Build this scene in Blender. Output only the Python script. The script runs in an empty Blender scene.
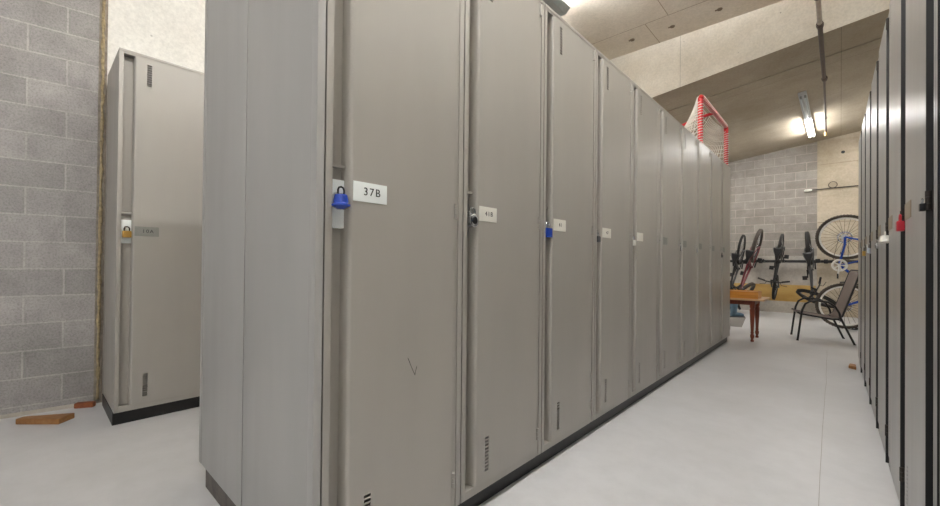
import bpy, bmesh, math, random
from mathutils import Vector, Matrix
random.seed(7)
PI = math.pi
sc = bpy.context.scene
COL = sc.collection

# ------------------------------------------------------------------ materials
def srgb(h):
    h = h.lstrip('#')
    r = []
    for i in (0, 2, 4):
        c = int(h[i:i+2], 16) / 255
        r.append(c / 12.92 if c <= .04045 else ((c + .055) / 1.055) ** 2.4)
    return (r[0], r[1], r[2], 1)

def mix_rgb(nt, fac, a, b, mode='MIX'):
    n = nt.nodes.new('ShaderNodeMix'); n.data_type = 'RGBA'; n.blend_type = mode
    for k, v in ((0, fac), (6, a), (7, b)):
        if hasattr(v, 'links'): nt.links.new(v, n.inputs[k])
        else: n.inputs[k].default_value = v
    return n.outputs[2]

def noise(nt, co, scale, detail=4, rough=.55, dist=0):
    n = nt.nodes.new('ShaderNodeTexNoise')
    n.inputs['Scale'].default_value = scale; n.inputs['Detail'].default_value = detail
    n.inputs['Roughness'].default_value = rough; n.inputs['Distortion'].default_value = dist
    if co is not None: nt.links.new(co, n.inputs['Vector'])
    return n.outputs['Fac']

def ramp(nt, fac, stops):
    n = nt.nodes.new('ShaderNodeValToRGB'); e = n.color_ramp.elements
    e[0].position, e[0].color = stops[0]; e[1].position, e[1].color = stops[-1]
    for p, c in stops[1:-1]:
        x = e.new(p); x.color = c
    nt.links.new(fac, n.inputs[0])
    return n.outputs[0]

def g(v): return (v, v, v, 1)

def new_mat(name):
    m = bpy.data.materials.new(name); m.use_nodes = True
    nt = m.node_tree
    return m, nt, nt.nodes['Principled BSDF']

def coords(nt, mapping=None):
    t = nt.nodes.new('ShaderNodeTexCoord')
    if mapping is None: return t.outputs['Object']
    mp = nt.nodes.new('ShaderNodeMapping'); mp.inputs['Scale'].default_value = mapping
    nt.links.new(t.outputs['Object'], mp.inputs['Vector'])
    return mp.outputs['Vector']

def bump(nt, bs, h, strength, dist=.01):
    b = nt.nodes.new('ShaderNodeBump'); b.inputs['Strength'].default_value = strength; b.inputs['Distance'].default_value = dist
    nt.links.new(h, b.inputs['Height']); nt.links.new(b.outputs['Normal'], bs.inputs['Normal'])

def simple(name, col, rough=.5, metal=0, var=.12, scale=14, coat=0, bumpy=0):
    m, nt, bs = new_mat(name)
    c = srgb(col) if isinstance(col, str) else col
    n = noise(nt, coords(nt), scale)
    d = tuple(x * (1 - var) for x in c[:3]) + (1,); l = tuple(min(1, x * (1 + var)) for x in c[:3]) + (1,)
    nt.links.new(ramp(nt, n, [(.3, d), (.7, l)]), bs.inputs['Base Color'])
    bs.inputs['Roughness'].default_value = rough; bs.inputs['Metallic'].default_value = metal
    bs.inputs['Coat Weight'].default_value = coat
    if bumpy: bump(nt, bs, n, bumpy)
    return m

def steel(name, col, rough=.3, spec=.6, wav=.05):
    m, nt, bs = new_mat(name)
    c = srgb(col)
    n = noise(nt, coords(nt, (4, 4, 1.0)), 1.0, 3)
    d = tuple(x * .96 for x in c[:3]) + (1,); l = tuple(x * 1.04 for x in c[:3]) + (1,)
    nt.links.new(ramp(nt, n, [(.3, d), (.7, l)]), bs.inputs['Base Color'])
    st = noise(nt, coords(nt, (12, 12, 1.5)), 1.0, 2)
    nt.links.new(ramp(nt, st, [(.3, g(rough * .9)), (.7, g(rough * 1.1))]), bs.inputs['Roughness'])
    bs.inputs['Specular IOR Level'].default_value = spec
    w = noise(nt, coords(nt, (5, 5, 1.6)), 1.0, 2)
    bump(nt, bs, w, wav, .02)
    return m

def block(name, axis, lo, hi, mortar, row=.177, width=.365, z0=.059, u0=0.0):
    """Concrete block masonry; axis names the coordinate that runs along the wall."""
    m, nt, bs = new_mat(name)
    co = coords(nt)
    sep = nt.nodes.new('ShaderNodeSeparateXYZ'); nt.links.new(co, sep.inputs[0])
    com = nt.nodes.new('ShaderNodeCombineXYZ')
    au = nt.nodes.new('ShaderNodeMath'); au.operation = 'ADD'; au.inputs[1].default_value = u0
    nt.links.new(sep.outputs[axis], au.inputs[0])
    av = nt.nodes.new('ShaderNodeMath'); av.operation = 'SUBTRACT'; av.inputs[1].default_value = z0
    nt.links.new(sep.outputs['Z'], av.inputs[0])
    nt.links.new(au.outputs[0], com.inputs[0]); nt.links.new(av.outputs[0], com.inputs[1])
    b = nt.nodes.new('ShaderNodeTexBrick')
    b.inputs['Scale'].default_value = 1; b.inputs['Brick Width'].default_value = width; b.inputs['Row Height'].default_value = row
    b.inputs['Mortar Size'].default_value = .0055; b.inputs['Mortar Smooth'].default_value = .3; b.inputs['Bias'].default_value = 0
    b.offset = .5
    b.inputs['Color1'].default_value = lo; b.inputs['Color2'].default_value = hi; b.inputs['Mortar'].default_value = mortar
    nt.links.new(com.outputs[0], b.inputs['Vector'])
    n1 = noise(nt, co, 6, 6, .65); n2 = noise(nt, co, 90, 4, .7); n3 = noise(nt, co, 2.2, 3)
    c = mix_rgb(nt, 1.0, b.outputs['Color'], ramp(nt, n1, [(.3, g(.80)), (.7, g(1.12))]), 'MULTIPLY')
    c = mix_rgb(nt, 1.0, c, ramp(nt, n2, [(.3, g(.72)), (.55, g(1.05))]), 'MULTIPLY')
    c = mix_rgb(nt, ramp(nt, n3, [(.66, g(0)), (.8, g(.35))]), c, (lo[0]*.5, lo[1]*.5, lo[2]*.5, 1))
    nt.links.new(c, bs.inputs['Base Color']); bs.inputs['Roughness'].default_value = .9
    bs.inputs['Specular IOR Level'].default_value = .25
    h = nt.nodes.new('ShaderNodeMath'); h.operation = 'MULTIPLY_ADD'; h.inputs[1].default_value = -1.0
    nt.links.new(b.outputs['Fac'], h.inputs[0]); nt.links.new(n2, h.inputs[2])
    bump(nt, bs, h.outputs[0], .5, .006)
    return m

def concrete(name, lo, hi, stain, pits=.6, grain=40, panel=None, axes=('X', 'Y'), off=(0, 0), streak=None):
    m, nt, bs = new_mat(name)
    co = coords(nt)
    n1 = noise(nt, co, 1.6, 6, .62, .4); n2 = noise(nt, co, grain, 4, .6); n3 = noise(nt, co, .7, 4, .6)
    c = ramp(nt, n1, [(.3, lo), (.68, hi)])
    c = mix_rgb(nt, ramp(nt, n3, [(.52, g(0)), (.72, g(.55))]), c, stain)
    c = mix_rgb(nt, 1.0, c, ramp(nt, n2, [(.3, g(.88)), (.65, g(1.04))]), 'MULTIPLY')
    if streak:
        ns = noise(nt, coords(nt, streak), 1.0, 4, .6)
        c = mix_rgb(nt, ramp(nt, ns, [(.5, g(0)), (.75, g(.5))]), c, stain)
    v = nt.nodes.new('ShaderNodeTexVoronoi'); v.inputs['Scale'].default_value = 11; nt.links.new(co, v.inputs['Vector'])
    nm = noise(nt, co, 3, 2)
    pit = nt.nodes.new('ShaderNodeMath'); pit.operation = 'MULTIPLY'
    nt.links.new(ramp(nt, v.outputs['Distance'], [(.06, g(pits)), (.11, g(0))]), pit.inputs[0])
    nt.links.new(ramp(nt, nm, [(.5, g(0)), (.6, g(1))]), pit.inputs[1])
    c = mix_rgb(nt, pit.outputs[0], c, (lo[0]*.4, lo[1]*.4, lo[2]*.4, 1))
    if panel:
        sep = nt.nodes.new('ShaderNodeSeparateXYZ'); nt.links.new(co, sep.inputs[0])
        com = nt.nodes.new('ShaderNodeCombineXYZ')
        for i in (0, 1):
            a = nt.nodes.new('ShaderNodeMath'); a.operation = 'ADD'; a.inputs[1].default_value = off[i] + 40 * panel[i]
            nt.links.new(sep.outputs[axes[i]], a.inputs[0]); nt.links.new(a.outputs[0], com.inputs[i])
        b = nt.nodes.new('ShaderNodeTexBrick'); b.offset = 0; b.inputs['Scale'].default_value = 1
        b.inputs['Brick Width'].default_value = panel[0]; b.inputs['Row Height'].default_value = panel[1]
        b.inputs['Mortar Size'].default_value = .004; b.inputs['Mortar Smooth'].default_value = .2
        b.inputs['Color1'].default_value = g(1); b.inputs['Color2'].default_value = g(.95); b.inputs['Mortar'].default_value = g(.62)
        nt.links.new(com.outputs[0], b.inputs['Vector'])
        c = mix_rgb(nt, 1.0, c, b.outputs['Color'], 'MULTIPLY')
    nt.links.new(c, bs.inputs['Base Color']); bs.inputs['Roughness'].default_value = .85
    bs.inputs['Specular IOR Level'].default_value = .3
    bump(nt, bs, n2, .25, .004)
    return m

def floor_mat():
    m, nt, bs = new_mat('painted_floor')
    co = coords(nt)
    n1 = noise(nt, co, 1.3, 6, .6); n2 = noise(nt, co, 9, 6, .65); n3 = noise(nt, co, 45, 3, .6)
    c = ramp(nt, n1, [(.3, srgb('#c5c5c6')), (.7, srgb('#d1d1d3'))])
    c = mix_rgb(nt, 1.0, c, ramp(nt, n2, [(.3, g(.93)), (.6, g(1.02))]), 'MULTIPLY')
    c = mix_rgb(nt, ramp(nt, n3, [(.72, g(0)), (.8, g(.35))]), c, srgb('#8d8884'))
    # hairline scratches
    w = noise(nt, coords(nt, (30, 2.5, 1)), 1.0, 5, .7)
    c = mix_rgb(nt, ramp(nt, w, [(.70, g(0)), (.78, g(.3))]), c, srgb('#e6e4e2'))
    nt.links.new(c, bs.inputs['Base Color'])
    nt.links.new(ramp(nt, n2, [(.3, g(.30)), (.7, g(.5))]), bs.inputs['Roughness'])
    bs.inputs['Specular IOR Level'].default_value = .45
    bump(nt, bs, n2, .08, .006)
    return m

def wood(name, a, b, scale=(3, 40, 40), rough=.45, coat=0):
    m, nt, bs = new_mat(name)
    n = noise(nt, coords(nt, scale), 1.0, 5, .6, .6)
    nt.links.new(ramp(nt, n, [(.3, srgb(a)), (.7, srgb(b))]), bs.inputs['Base Color'])
    bs.inputs['Roughness'].default_value = rough; bs.inputs['Coat Weight'].default_value = coat
    return m

def emit(name, col, strength):
    m, nt, bs = new_mat(name)
    bs.inputs['Base Color'].default_value = g(.8)
    bs.inputs['Emission Color'].default_value = col; bs.inputs['Emission Strength'].default_value = strength
    return m

M = {}
M['door'] = steel('locker_paint', '#a29e97', .325, .62, .015)
M['end'] = steel('locker_end_paint', '#a5a4a1', .35, .5, .02)
M['door_right'] = steel('locker_paint_right', '#a3a2a0', .33, .65, .015)
M['hollow'] = simple('locker_inside', '#4a4844', .8)
M['plinth'] = simple('plinth_black', '#0d0d0d', .4, var=.5, scale=30)
M['plinth_grey'] = simple('plinth_scuffed', '#5a534d', .6, var=.45, scale=18)
M['plate_white'] = simple('plate_white', '#eef3f2', .35, var=.03)
M['plate_ivory'] = simple('plate_ivory', '#e8e6dd', .4, var=.03)
M['plate_grey'] = simple('plate_grey', '#8a8c86', .4, .2, .08, 60)
M['plate_tan'] = simple('plate_tan', '#9d907c', .4, .2, .08, 60)
M['ink'] = simple('black_ink', '#26282a', .6)
M['chrome'] = simple('chrome', '#d2d4d6', .15, 1, .05)
M['blue_lock'] = simple('blue_enamel', '#1a3c9c', .2, 0, .06, coat=.5)
M['black'] = simple('black_plastic', '#161617', .4)
M['brass'] = simple('brass', '#c09a55', .3, .8)
M['red_lock'] = simple('red_plastic', '#b3202f', .4)
M['white_plastic'] = simple('white_plastic', '#e6e4dc', .4)
M['galv'] = simple('galvanised', '#9a9c9e', .35, .8, .1, 30)
M['block_left'] = block('left_blocks', 'Y', srgb('#979492'), srgb('#a7a3a1'), srgb('#b3afab'), u0=40*.365-.026)
M['block_back'] = block('back_blocks', 'X', srgb('#928c86'), srgb('#a29c95'), srgb('#b8aea4'), row=.18, width=.36, z0=.12, u0=40*.36+.71)
M['conc_pale'] = concrete('pale_concrete', srgb('#dad8d2'), srgb('#ecebe6'), srgb('#d0c8b4'), .55, 40)
M['conc_beam'] = concrete('beam_concrete', srgb('#d9d1c3'), srgb('#ebe5da'), srgb('#cdbfa9'), .75, 40, panel=(2.44, 3.0), axes=('X', 'Z'), off=(1.62, 1.2))
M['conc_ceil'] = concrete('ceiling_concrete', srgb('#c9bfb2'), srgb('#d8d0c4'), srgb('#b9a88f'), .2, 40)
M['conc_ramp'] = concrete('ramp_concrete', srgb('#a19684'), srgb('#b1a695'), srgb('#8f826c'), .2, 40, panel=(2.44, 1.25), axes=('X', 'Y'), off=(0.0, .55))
M['conc_back'] = concrete('back_concrete', srgb('#b3a794'), srgb('#c7bba8'), srgb('#96876f'), .55, 30, streak=(.6, 3, 5))
M['parge'] = concrete('wall_render', srgb('#a59e96'), srgb('#c4bfb8'), srgb('#8b8378'), .5, 20)
M['conc_curb'] = concrete('curb_concrete', srgb('#a39c92'), srgb('#c2bcb2'), srgb('#7f776b'), .5, 30)
M['groove'] = simple('joint_shade', '#978a78', .9)
M['socket'] = simple('socket_rust', '#6a5c4c', .8)
M['crack'] = simple('floor_crack', '#a29d98', .8)
M['floor'] = floor_mat()
M['foam'] = simple('foam_sealant', '#9a8a6c', .9, var=.35, scale=40, bumpy=.8)
M['raw_edge'] = simple('raw_wall_edge', '#8d8479', .95, var=.25, scale=30, bumpy=.6)
M['oak'] = wood('orange_pine', '#8a5c30', '#a87a48', (30, 3, 30))
M['redwood'] = wood('red_brown_offcut', '#7a4020', '#9a5a34', (5, 30, 30))
M['cherry'] = wood('cherry_leg', '#5c2411', '#8a3d1e', (20, 20, 3), .3, .3)
M['table_top'] = wood('table_top_wood', '#c29a70', '#d8b58c', (4, 30, 30), .3, .2)
M['orange_box'] = wood('orange_wood', '#b8741c', '#d9963a', (3, 30, 30), .35, .2)
M['ply'] = wood('plywood_sheet', '#b08a45', '#c9a765', (2, 8, 6), .6)
M['red_paint'] = simple('red_goal_paint', '#c9262f', .35, var=.08)
M['net'] = simple('white_cord', '#f1efe9', .8, var=.03)
M['rubber'] = simple('tyre_rubber', '#211f1e', .75, var=.25, scale=60)
M['rubber_grey'] = simple('dusty_tyre', '#4b443d', .8, var=.2, scale=60)
M['rim_alu'] = simple('rim_alloy', '#efeeea', .3, .1)
M['bike_black'] = simple('bike_black', '#1b1b1d', .35)
M['bike_grey'] = simple('bike_grey', '#45464a', .35)
M['bike_red'] = simple('bike_red', '#6a1c28', .35)
M['bike_blue'] = simple('bike_blue', '#1d45a8', .25, coat=.4)
M['sling'] = simple('sling_mesh', '#6f625b', .8, var=.1, scale=80)
M['frame_black'] = simple('powder_coat_black', '#17171a', .4)
M['mat'] = simple('mat_grey', '#77736f', .9, var=.1, scale=60)
M['boot'] = simple('grey_blue_rubber', '#5f7a8e', .5, var=.15)
M['pipe'] = simple('pipe_brown', '#4a3a30', .5, .3, .25, 20)
M['pipe_pale'] = simple('pipe_beige', '#a2968a', .5, .1, .15, 20)  # paler colour for the pipe length up to the first coupling
M['fixture'] = simple('fixture_enamel', '#c3c7c8', .35, .1, .04)
M['fixture_grey'] = simple('fixture_grey', '#8c908e', .4, .3, .06)
M['tube_off'] = simple('tube_glass_off', '#c9d3d8', .2, 0, .03)
M['tube_on'] = emit('tube_lit', (1, .985, .96, 1), 95)
M['tube_bright'] = emit('tube_lit_cool', (1, .99, .975, 1), 260)
M['cloth_blue'] = simple('blue_white_cloth', '#3f74b8', .9, var=.1)
M['cloth_white'] = simple('white_cloth', '#dfe3ea', .9, var=.05)
M['steel_dark'] = simple('dark_steel', '#38332f', .5, .5)

# ------------------------------------------------------------------ mesh builder
class MB:
    def __init__(s): s.bm = bmesh.new()
    def box(s, x0, x1, y0, y1, z0, z1, bev=0):
        vs = [s.bm.verts.new((x, y, z)) for z in (z0, z1) for x, y in ((x0, y0), (x1, y0), (x1, y1), (x0, y1))]
        f = [(3, 2, 1, 0), (4, 5, 6, 7), (0, 1, 5, 4), (1, 2, 6, 5), (2, 3, 7, 6), (3, 0, 4, 7)]
        fs = [s.bm.faces.new([vs[i] for i in q]) for q in f]
        if bev:
            es = {e for q in fs for e in q.edges}
            bmesh.ops.bevel(s.bm, geom=list(es), offset=bev, segments=2, affect='EDGES', profile=.7)
        return s
    def prism(s, pts, axis, a, b):
        """pts: 2-D outline; axis: the extrusion axis ('x','y','z')."""
        def P(p, t):
            return {'x': (t, p[0], p[1]), 'y': (p[0], t, p[1]), 'z': (p[0], p[1], t)}[axis]
        A = [s.bm.verts.new(P(p, a)) for p in pts]; B = [s.bm.verts.new(P(p, b)) for p in pts]
        n = len(pts)
        s.bm.faces.new(A); s.bm.faces.new(B[::-1])
        for i in range(n): s.bm.faces.new((A[i], B[i], B[(i+1) % n], A[(i+1) % n]))
        return s
    def tube(s, pts, r, n=10, closed=False, cap=True):
        pts = [Vector(p) for p in pts]; rs = r if isinstance(r, (list, tuple)) else [r] * len(pts)
        m = len(pts); rings = []; up = None
        for i, p in enumerate(pts):
            if closed: t = (pts[(i+1) % m] - pts[i-1])
            else: t = pts[min(i+1, m-1)] - pts[max(i-1, 0)]
            t.normalize()
            if up is None:
                up = Vector((0, 0, 1)) if abs(t.z) < .9 else Vector((1, 0, 0))
            u = (up - t * up.dot(t))
            if u.length < 1e-4: u = t.orthogonal()
            u.normalize(); up = u; v = t.cross(u)
            rings.append([s.bm.verts.new(p + (u * math.cos(2*PI*k/n) + v * math.sin(2*PI*k/n)) * rs[i]) for k in range(n)])
        for i in range(m if closed else m-1):
            a, b = rings[i], rings[(i+1) % m]
            for k in range(n): s.bm.faces.new((a[k], a[(k+1) % n], b[(k+1) % n], b[k]))
        if cap and not closed:
            s.bm.faces.new(rings[0][::-1]); s.bm.faces.new(rings[-1])
        return s
    def cyl(s, a, b, r, n=12, r2=None): return s.tube([a, b], [r, r if r2 is None else r2], n)
    def lathe(s, prof, c=(0, 0, 0), n=16, axis='z'):
        rings = []
        for r, h in prof:
            ring = []
            for k in range(n):
                a = 2*PI*k/n; x, y = r*math.cos(a), r*math.sin(a)
                p = {'z': (x, y, h), 'y': (x, h, -y), 'x': (h, x, y)}[axis]
                ring.append(s.bm.verts.new(Vector(p) + Vector(c)))
            rings.append(ring)
        for a, b in zip(rings, rings[1:]):
            for k in range(n): s.bm.faces.new((a[k], a[(k+1) % n], b[(k+1) % n], b[k]))
        s.bm.faces.new(rings[0][::-1]); s.bm.faces.new(rings[-1])
        return s
    def torus(s, c, R, r, axis='y', n=40, m=10, sx=1, arc=None):
        pts = []
        a0, a1 = arc if arc else (0, 2*PI)
        cnt = n if not arc else n + 1
        for k in range(cnt):
            a = a0 + (a1 - a0) * k / n
            u, v = math.cos(a)*R*sx, math.sin(a)*R
            p = {'y': (u, 0, v), 'x': (0, u, v), 'z': (u, v, 0)}[axis]
            pts.append(Vector(p) + Vector(c))
        return s.tube(pts, r, m, closed=not arc)
    def mesh(s, name, mat, smooth=True, angle=35):
        bmesh.ops.recalc_face_normals(s.bm, faces=s.bm.faces)
        me = bpy.data.meshes.new(name); s.bm.to_mesh(me); s.bm.free()
        me.materials.append(mat)
        if smooth:
            for p in me.polygons: p.use_smooth = True
            me.set_sharp_from_angle(angle=math.radians(angle))
        return me
    def build(s, name, mat, parent=None, smooth=True):
        return link(name, s.mesh(name, mat, smooth), parent)

def link(name, me, parent=None):
    o = bpy.data.objects.new(name, me); COL.objects.link(o)
    if parent: o.parent = parent
    return o

def empty(name, loc=(0, 0, 0), rz=0.0):
    o = bpy.data.objects.new(name, None); COL.objects.link(o)
    o.empty_display_size = .1; o.location = loc; o.rotation_euler = (0, 0, rz)
    return o

def tag(o, label=None, cat=None, group=None, kind=None):
    if label: o['label'] = label
    if cat: o['category'] = cat
    if group: o['group'] = group
    if kind: o['kind'] = kind
    return o

def struct(o): o['kind'] = 'structure'; return o

def copy_tree(o, parent=None):
    c = o.copy(); COL.objects.link(c)
    if parent: c.parent = parent
    for ch in list(o.children): copy_tree(ch, c)
    return c

def text_mesh(txt, size, mat, name):
    cu = bpy.data.curves.new(name, 'FONT'); cu.body = txt; cu.size = size; cu.align_x = 'CENTER'; cu.align_y = 'CENTER'
    cu.extrude = .0004; cu.space_character = 1.25
    o = bpy.data.objects.new(name, cu); COL.objects.link(o)
    dg = bpy.context.evaluated_depsgraph_get()
    me = bpy.data.meshes.new_from_object(o.evaluated_get(dg))
    bpy.data.objects.remove(o); bpy.data.curves.remove(cu)
    me.name = name; me.materials.clear(); me.materials.append(mat)
    return me

# ------------------------------------------------------------------ camera
FPX = 403.272; YAW = .7433041; PITCH = .0070621; ROLL = .009614; HC = 1.013
F = Vector((-math.sin(YAW)*math.cos(PITCH), math.cos(YAW)*math.cos(PITCH), math.sin(PITCH)))
R0 = Vector((math.cos(YAW), math.sin(YAW), 0)); U0 = R0.cross(F)
R = R0*math.cos(ROLL) + U0*math.sin(ROLL); U = -R0*math.sin(ROLL) + U0*math.cos(ROLL)
cam = bpy.data.cameras.new('camera'); co = bpy.data.objects.new('camera', cam); COL.objects.link(co)
cam.sensor_fit = 'HORIZONTAL'; cam.sensor_width = 36; cam.lens = FPX * 36 / 940
cam.clip_start = .02; cam.shift_y = .00706
mw = Matrix((R, U, -F)).transposed().to_4x4(); mw.translation = (0, 0, HC)
co.matrix_world = mw
sc.camera = co

# ------------------------------------------------------------------ setting
XL, XR, YB, YN = -3.84, .84, 11.0, -3.6
ZC = 4.14; YBEAM = 5.97; RS = .1213; RZ = 3.634
def rz_at(x): return RZ + RS * x

m = MB(); m.box(-4.75, 1.1, YN, YB + .2, -.12, 0); struct(m.build('floor', M['floor'], smooth=False))
m = MB(); m.box(-4.75, 1.1, YN, YBEAM + .2, ZC, ZC + .2); struct(m.build('ceiling', M['conc_ceil'], smooth=False))
# sloping slab beyond the beam and the beam itself
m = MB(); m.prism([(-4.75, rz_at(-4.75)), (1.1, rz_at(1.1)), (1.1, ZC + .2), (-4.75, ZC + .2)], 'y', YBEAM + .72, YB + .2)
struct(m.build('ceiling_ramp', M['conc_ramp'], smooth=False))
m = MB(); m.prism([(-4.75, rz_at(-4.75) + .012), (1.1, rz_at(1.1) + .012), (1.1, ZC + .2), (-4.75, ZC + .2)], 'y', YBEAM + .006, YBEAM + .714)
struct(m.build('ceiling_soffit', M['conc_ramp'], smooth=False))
m = MB(); m.prism([(-4.75, rz_at(-4.75)), (1.1, rz_at(1.1)), (1.1, ZC), (-4.75, ZC)], 'y', YBEAM, YBEAM + .006)
struct(m.build('beam_face', M['conc_beam'], smooth=False))
# formwork joints in the flat ceiling, and the cast-in sockets
m = MB()
m.box(-4.7, .84, 5.368, 5.376, ZC - .0015, ZC + .01)
m.box(-1.889, -1.881, 5.376, YBEAM, ZC - .0015, ZC + .01)
m.box(.553, .561, 5.376, YBEAM, ZC - .0015, ZC + .01)
m.box(-1.604, -1.596, YN, 5.368, ZC - .0015, ZC + .01)
m.box(-4.7, .84, 2.93, 2.938, ZC - .0015, ZC + .01)
struct(m.build('trim_1', M['groove'], smooth=False))
for i, (x, y) in enumerate(((-2.144, 5.632), (-1.633, 5.66), (-1.095, 5.657), (-.57, 5.655))):
    m = MB(); m.lathe([(.012, -.012), (.028, -.012), (.032, 0), (.032, .004)], (x, y, ZC), 8)
    m.box(x - .05, x - .01, y - .012, y + .012, ZC - .006, ZC)
    struct(m.build('trim_%d' % (i + 2), M['socket']))
# masonry wall at the left, turned a little off the aisle
th = math.radians(8)
m = MB(); m.box(-.2, 0, -4.3, 0, 0, ZC)
o = struct(m.build('wall_left_block', M['block_left'], smooth=False)); o.location = (XL, .305, 0); o.rotation_euler = (0, 0, -th)
m = MB(); m.box(XL - .25, XL - .02, .345, YB + .2, 0, ZC); struct(m.build('wall_left', M['conc_pale'], smooth=False))
m = MB(); m.box(XL - .2, XL - .004, .305, .35, 0, ZC); struct(m.build('wall_left_edge', M['raw_edge'], smooth=False))
m = MB()
pts = []; rs = []
for k in range(120):
    z = .03 + k * (ZC - .05) / 119
    pts.append((XL + .004 + random.uniform(-.004, .006), .326 + random.uniform(-.003, .003), z)); rs.append(random.uniform(.006, .012))
m.tube(pts, rs, 8); struct(m.build('trim_6', M['foam']))
# low course of grout along the foot of the left wall
m = MB(); m.prism([(-.0, 0), (.016, 0), (.004, .018), (0, .022)], 'y', -4.3, -.02)
o = struct(m.build('baseboard_left', M['conc_curb'], smooth=False)); o.location = (XL, .305, 0); o.rotation_euler = (0, 0, -th)
m = MB(); m.box(-4.75, -.36, YB, YB + .2, 0, ZC); struct(m.build('wall_back', M['block_back'], smooth=False))
m = MB(); m.box(XL, -.36, YB - .008, YB + .01, .20, 1.22); struct(m.build('wall_back_render', M['parge'], smooth=False))
m = MB(); m.box(-.36, 1.1, YB - .012, YB + .2, 0, ZC); struct(m.build('wall_back_concrete', M['conc_back'], smooth=False))
m = MB(); m.prism([(YB, 0), (YB - .055, 0), (YB - .05, .245), (YB, .245)], 'x', XL, -.37); struct(m.build('baseboard_back', M['conc_curb'], smooth=False))
m = MB(); m.box(XR, XR + .2, YN, YB + .2, 0, ZC); struct(m.build('wall_right', M['conc_pale'], smooth=False))
for i, z in enumerate((3.09, 1.9)):      # pour joints and a tie hole in the pale end of the back wall
    m = MB(); m.box(-.355, .84, YB - .0135, YB - .010, z, z + .012); struct(m.build('trim_%d' % (8 + i), M['groove'], smooth=False))
m = MB(); m.lathe([(.030, -.0135), (.030, -.010)], (.03, YB, 3.30), 14, 'y'); struct(m.build('trim_10', M['ink']))
# fine crack line in the floor paint by the right-hand row
m = MB(); pts = [(-.05 + random.uniform(-.006, .006) - .012*k*.35, 1.2 + k*.35, .0002) for k in range(16)]
m.tube(pts, .0011, 5); struct(m.build('trim_7', M['crack']))

# ------------------------------------------------------------------ lockers
W, D, ZT, ZB = .571, .551, 2.298, .08
def mesh_body(zb=ZB):
    m = MB(); a, b = .003, W - .003; t = .004
    m.box(a, a + t, .002, D, zb, ZT); m.box(b - t, b, .002, D, zb, ZT); m.box(a + t, b - t, D - t, D, zb, ZT)
    m.box(a + t, b - t, .002, D - t, ZT - t, ZT); m.box(a + t, b - t, .002, D - t, zb, zb + t)
    # front frame: stiles, rails
    m.box(a, .0245, 0, .046, zb, ZT, .0015)
    m.box(.5445, b, 0, .036, zb, ZT, .0015)
    m.box(.5205, .5435, .003, .036, zb, ZT, .001)
    m.box(.0245, .5205, 0.0005, .036, 2.273, ZT, .001)
    m.box(.0245, .5205, 0.0005, .036, zb, .112, .001)
    m.box(a, b, -.0022, 0, ZT - .014, ZT, .0008)
    # shelf behind the door
    m.box(a + t, b - t, .06, D - t, 1.9, 1.905)
    return m
def mesh_door(zb=.113, pan=False, P=-.012):
    m = MB(); z1 = 2.271
    if pan: m.box(.026, .076, .042, .045, 1.10, 1.31)
    else: m.box(.026, .076, .042, .045, zb, z1)
    prof = [(.0745, .045), (.0765, .006), (.0785, min(-.001, P + .005)), (.0825, P + .001), (.0865, P), (.0905, P), (.0905, P + .003), (.0855, P + .004), (.081, P + .007), (.079, .008), (.077, .045)]
    m.prism(prof, 'z', zb, z1)
    m.box(.0905, .137, P, P + .003, zb, z1); m.box(.162, .5155, P, P + .003, zb, z1)
    m.box(.5125, .5155, P + .003, .02, zb, z1)
    # punched vents, ten slots low and ten high
    cuts = []
    for z0 in (.155, 2.100):
        for k in range(10): cuts.append((z0 + k*.0145, z0 + k*.0145 + .0095))
    z = zb
    for c0, c1 in cuts:
        m.box(.137, .162, P, P + .003, z, c0); z = c1
    m.box(.137, .162, P, P + .003, z, z1)
    # latch ledge in the pull channel
    m.prism([(.043, 1.292), (.020, 1.292), (.020, 1.300), (.043, 1.306)], 'x', .027, .0768)
    return m
def mesh_hinge(z):
    m = MB()
    for k in range(3): m.cyl((.5235, -.008, z + k*.0185), (.5235, -.008, z + k*.0185 + .0175), .0065, 10)
    m.box(.518, .532, .0, .003, z, z + .055, .0006)
    return m
def mesh_plinth():
    m = MB(); m.box(.0, W, .03, D - .01, 0, ZB - .001); return m

ME = {}
ME['body'] = mesh_body().mesh('body', M['door'])
ME['door'] = mesh_door(P=-.006).mesh('door', M['door'])
ME['hinge'] = [mesh_hinge(z).mesh('hinge', M['door']) for z in (.165, 1.180, 2.209)]
ME['plinth'] = mesh_plinth().mesh('plinth', M['plinth'])
m = MB(); m.box(.0247, .0275, .0006, .046, .03, ZT - .03); m.box(.5157, .5203, -.0116, .035, .03, ZT - .03); ME['seam_shade'] = m.mesh('seam_shade', M['black'])  # black strips that paint the shade into the right-row door seams
ME['body_r'] = mesh_body(.012).mesh('body', M['door_right'])
ME['door_r'] = mesh_door(pan=True, P=-.012).mesh('door', M['door_right'])
ME['hinge_r'] = [mesh_hinge(z).mesh('hinge', M['steel_dark']) for z in (.165, 1.180, 2.209)]
m = MB(); m.box(.027, .0755, .024, .042, 1.112, 1.256, .001); ME['lock_plate'] = m.mesh('lock_plate', M['plate_white'])
m = MB(); m.box(.030, .0745, .0395, .042, 1.114, 1.253, .001); ME['lock_plate_metal'] = m.mesh('lock_plate', M['galv'])
m = MB(); m.tube([(.044, .041, 1.214), (.044, .006, 1.214), (.044, .002, 1.208), (.044, .006, 1.202), (.044, .041, 1.202)], .0028, 8)
ME['staple'] = m.mesh('staple', M['chrome'])
def mesh_number_plate(mat, x0=.0905, w=.121, h=.060, z=1.195):
    m = MB(); m.box(x0, x0 + w, (-.0138 if mat is M['plate_tan'] else -.0078), (-.012 if mat is M['plate_tan'] else -.006), z, z + h, .0006)
    return m.mesh('number_plate', mat)

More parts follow.
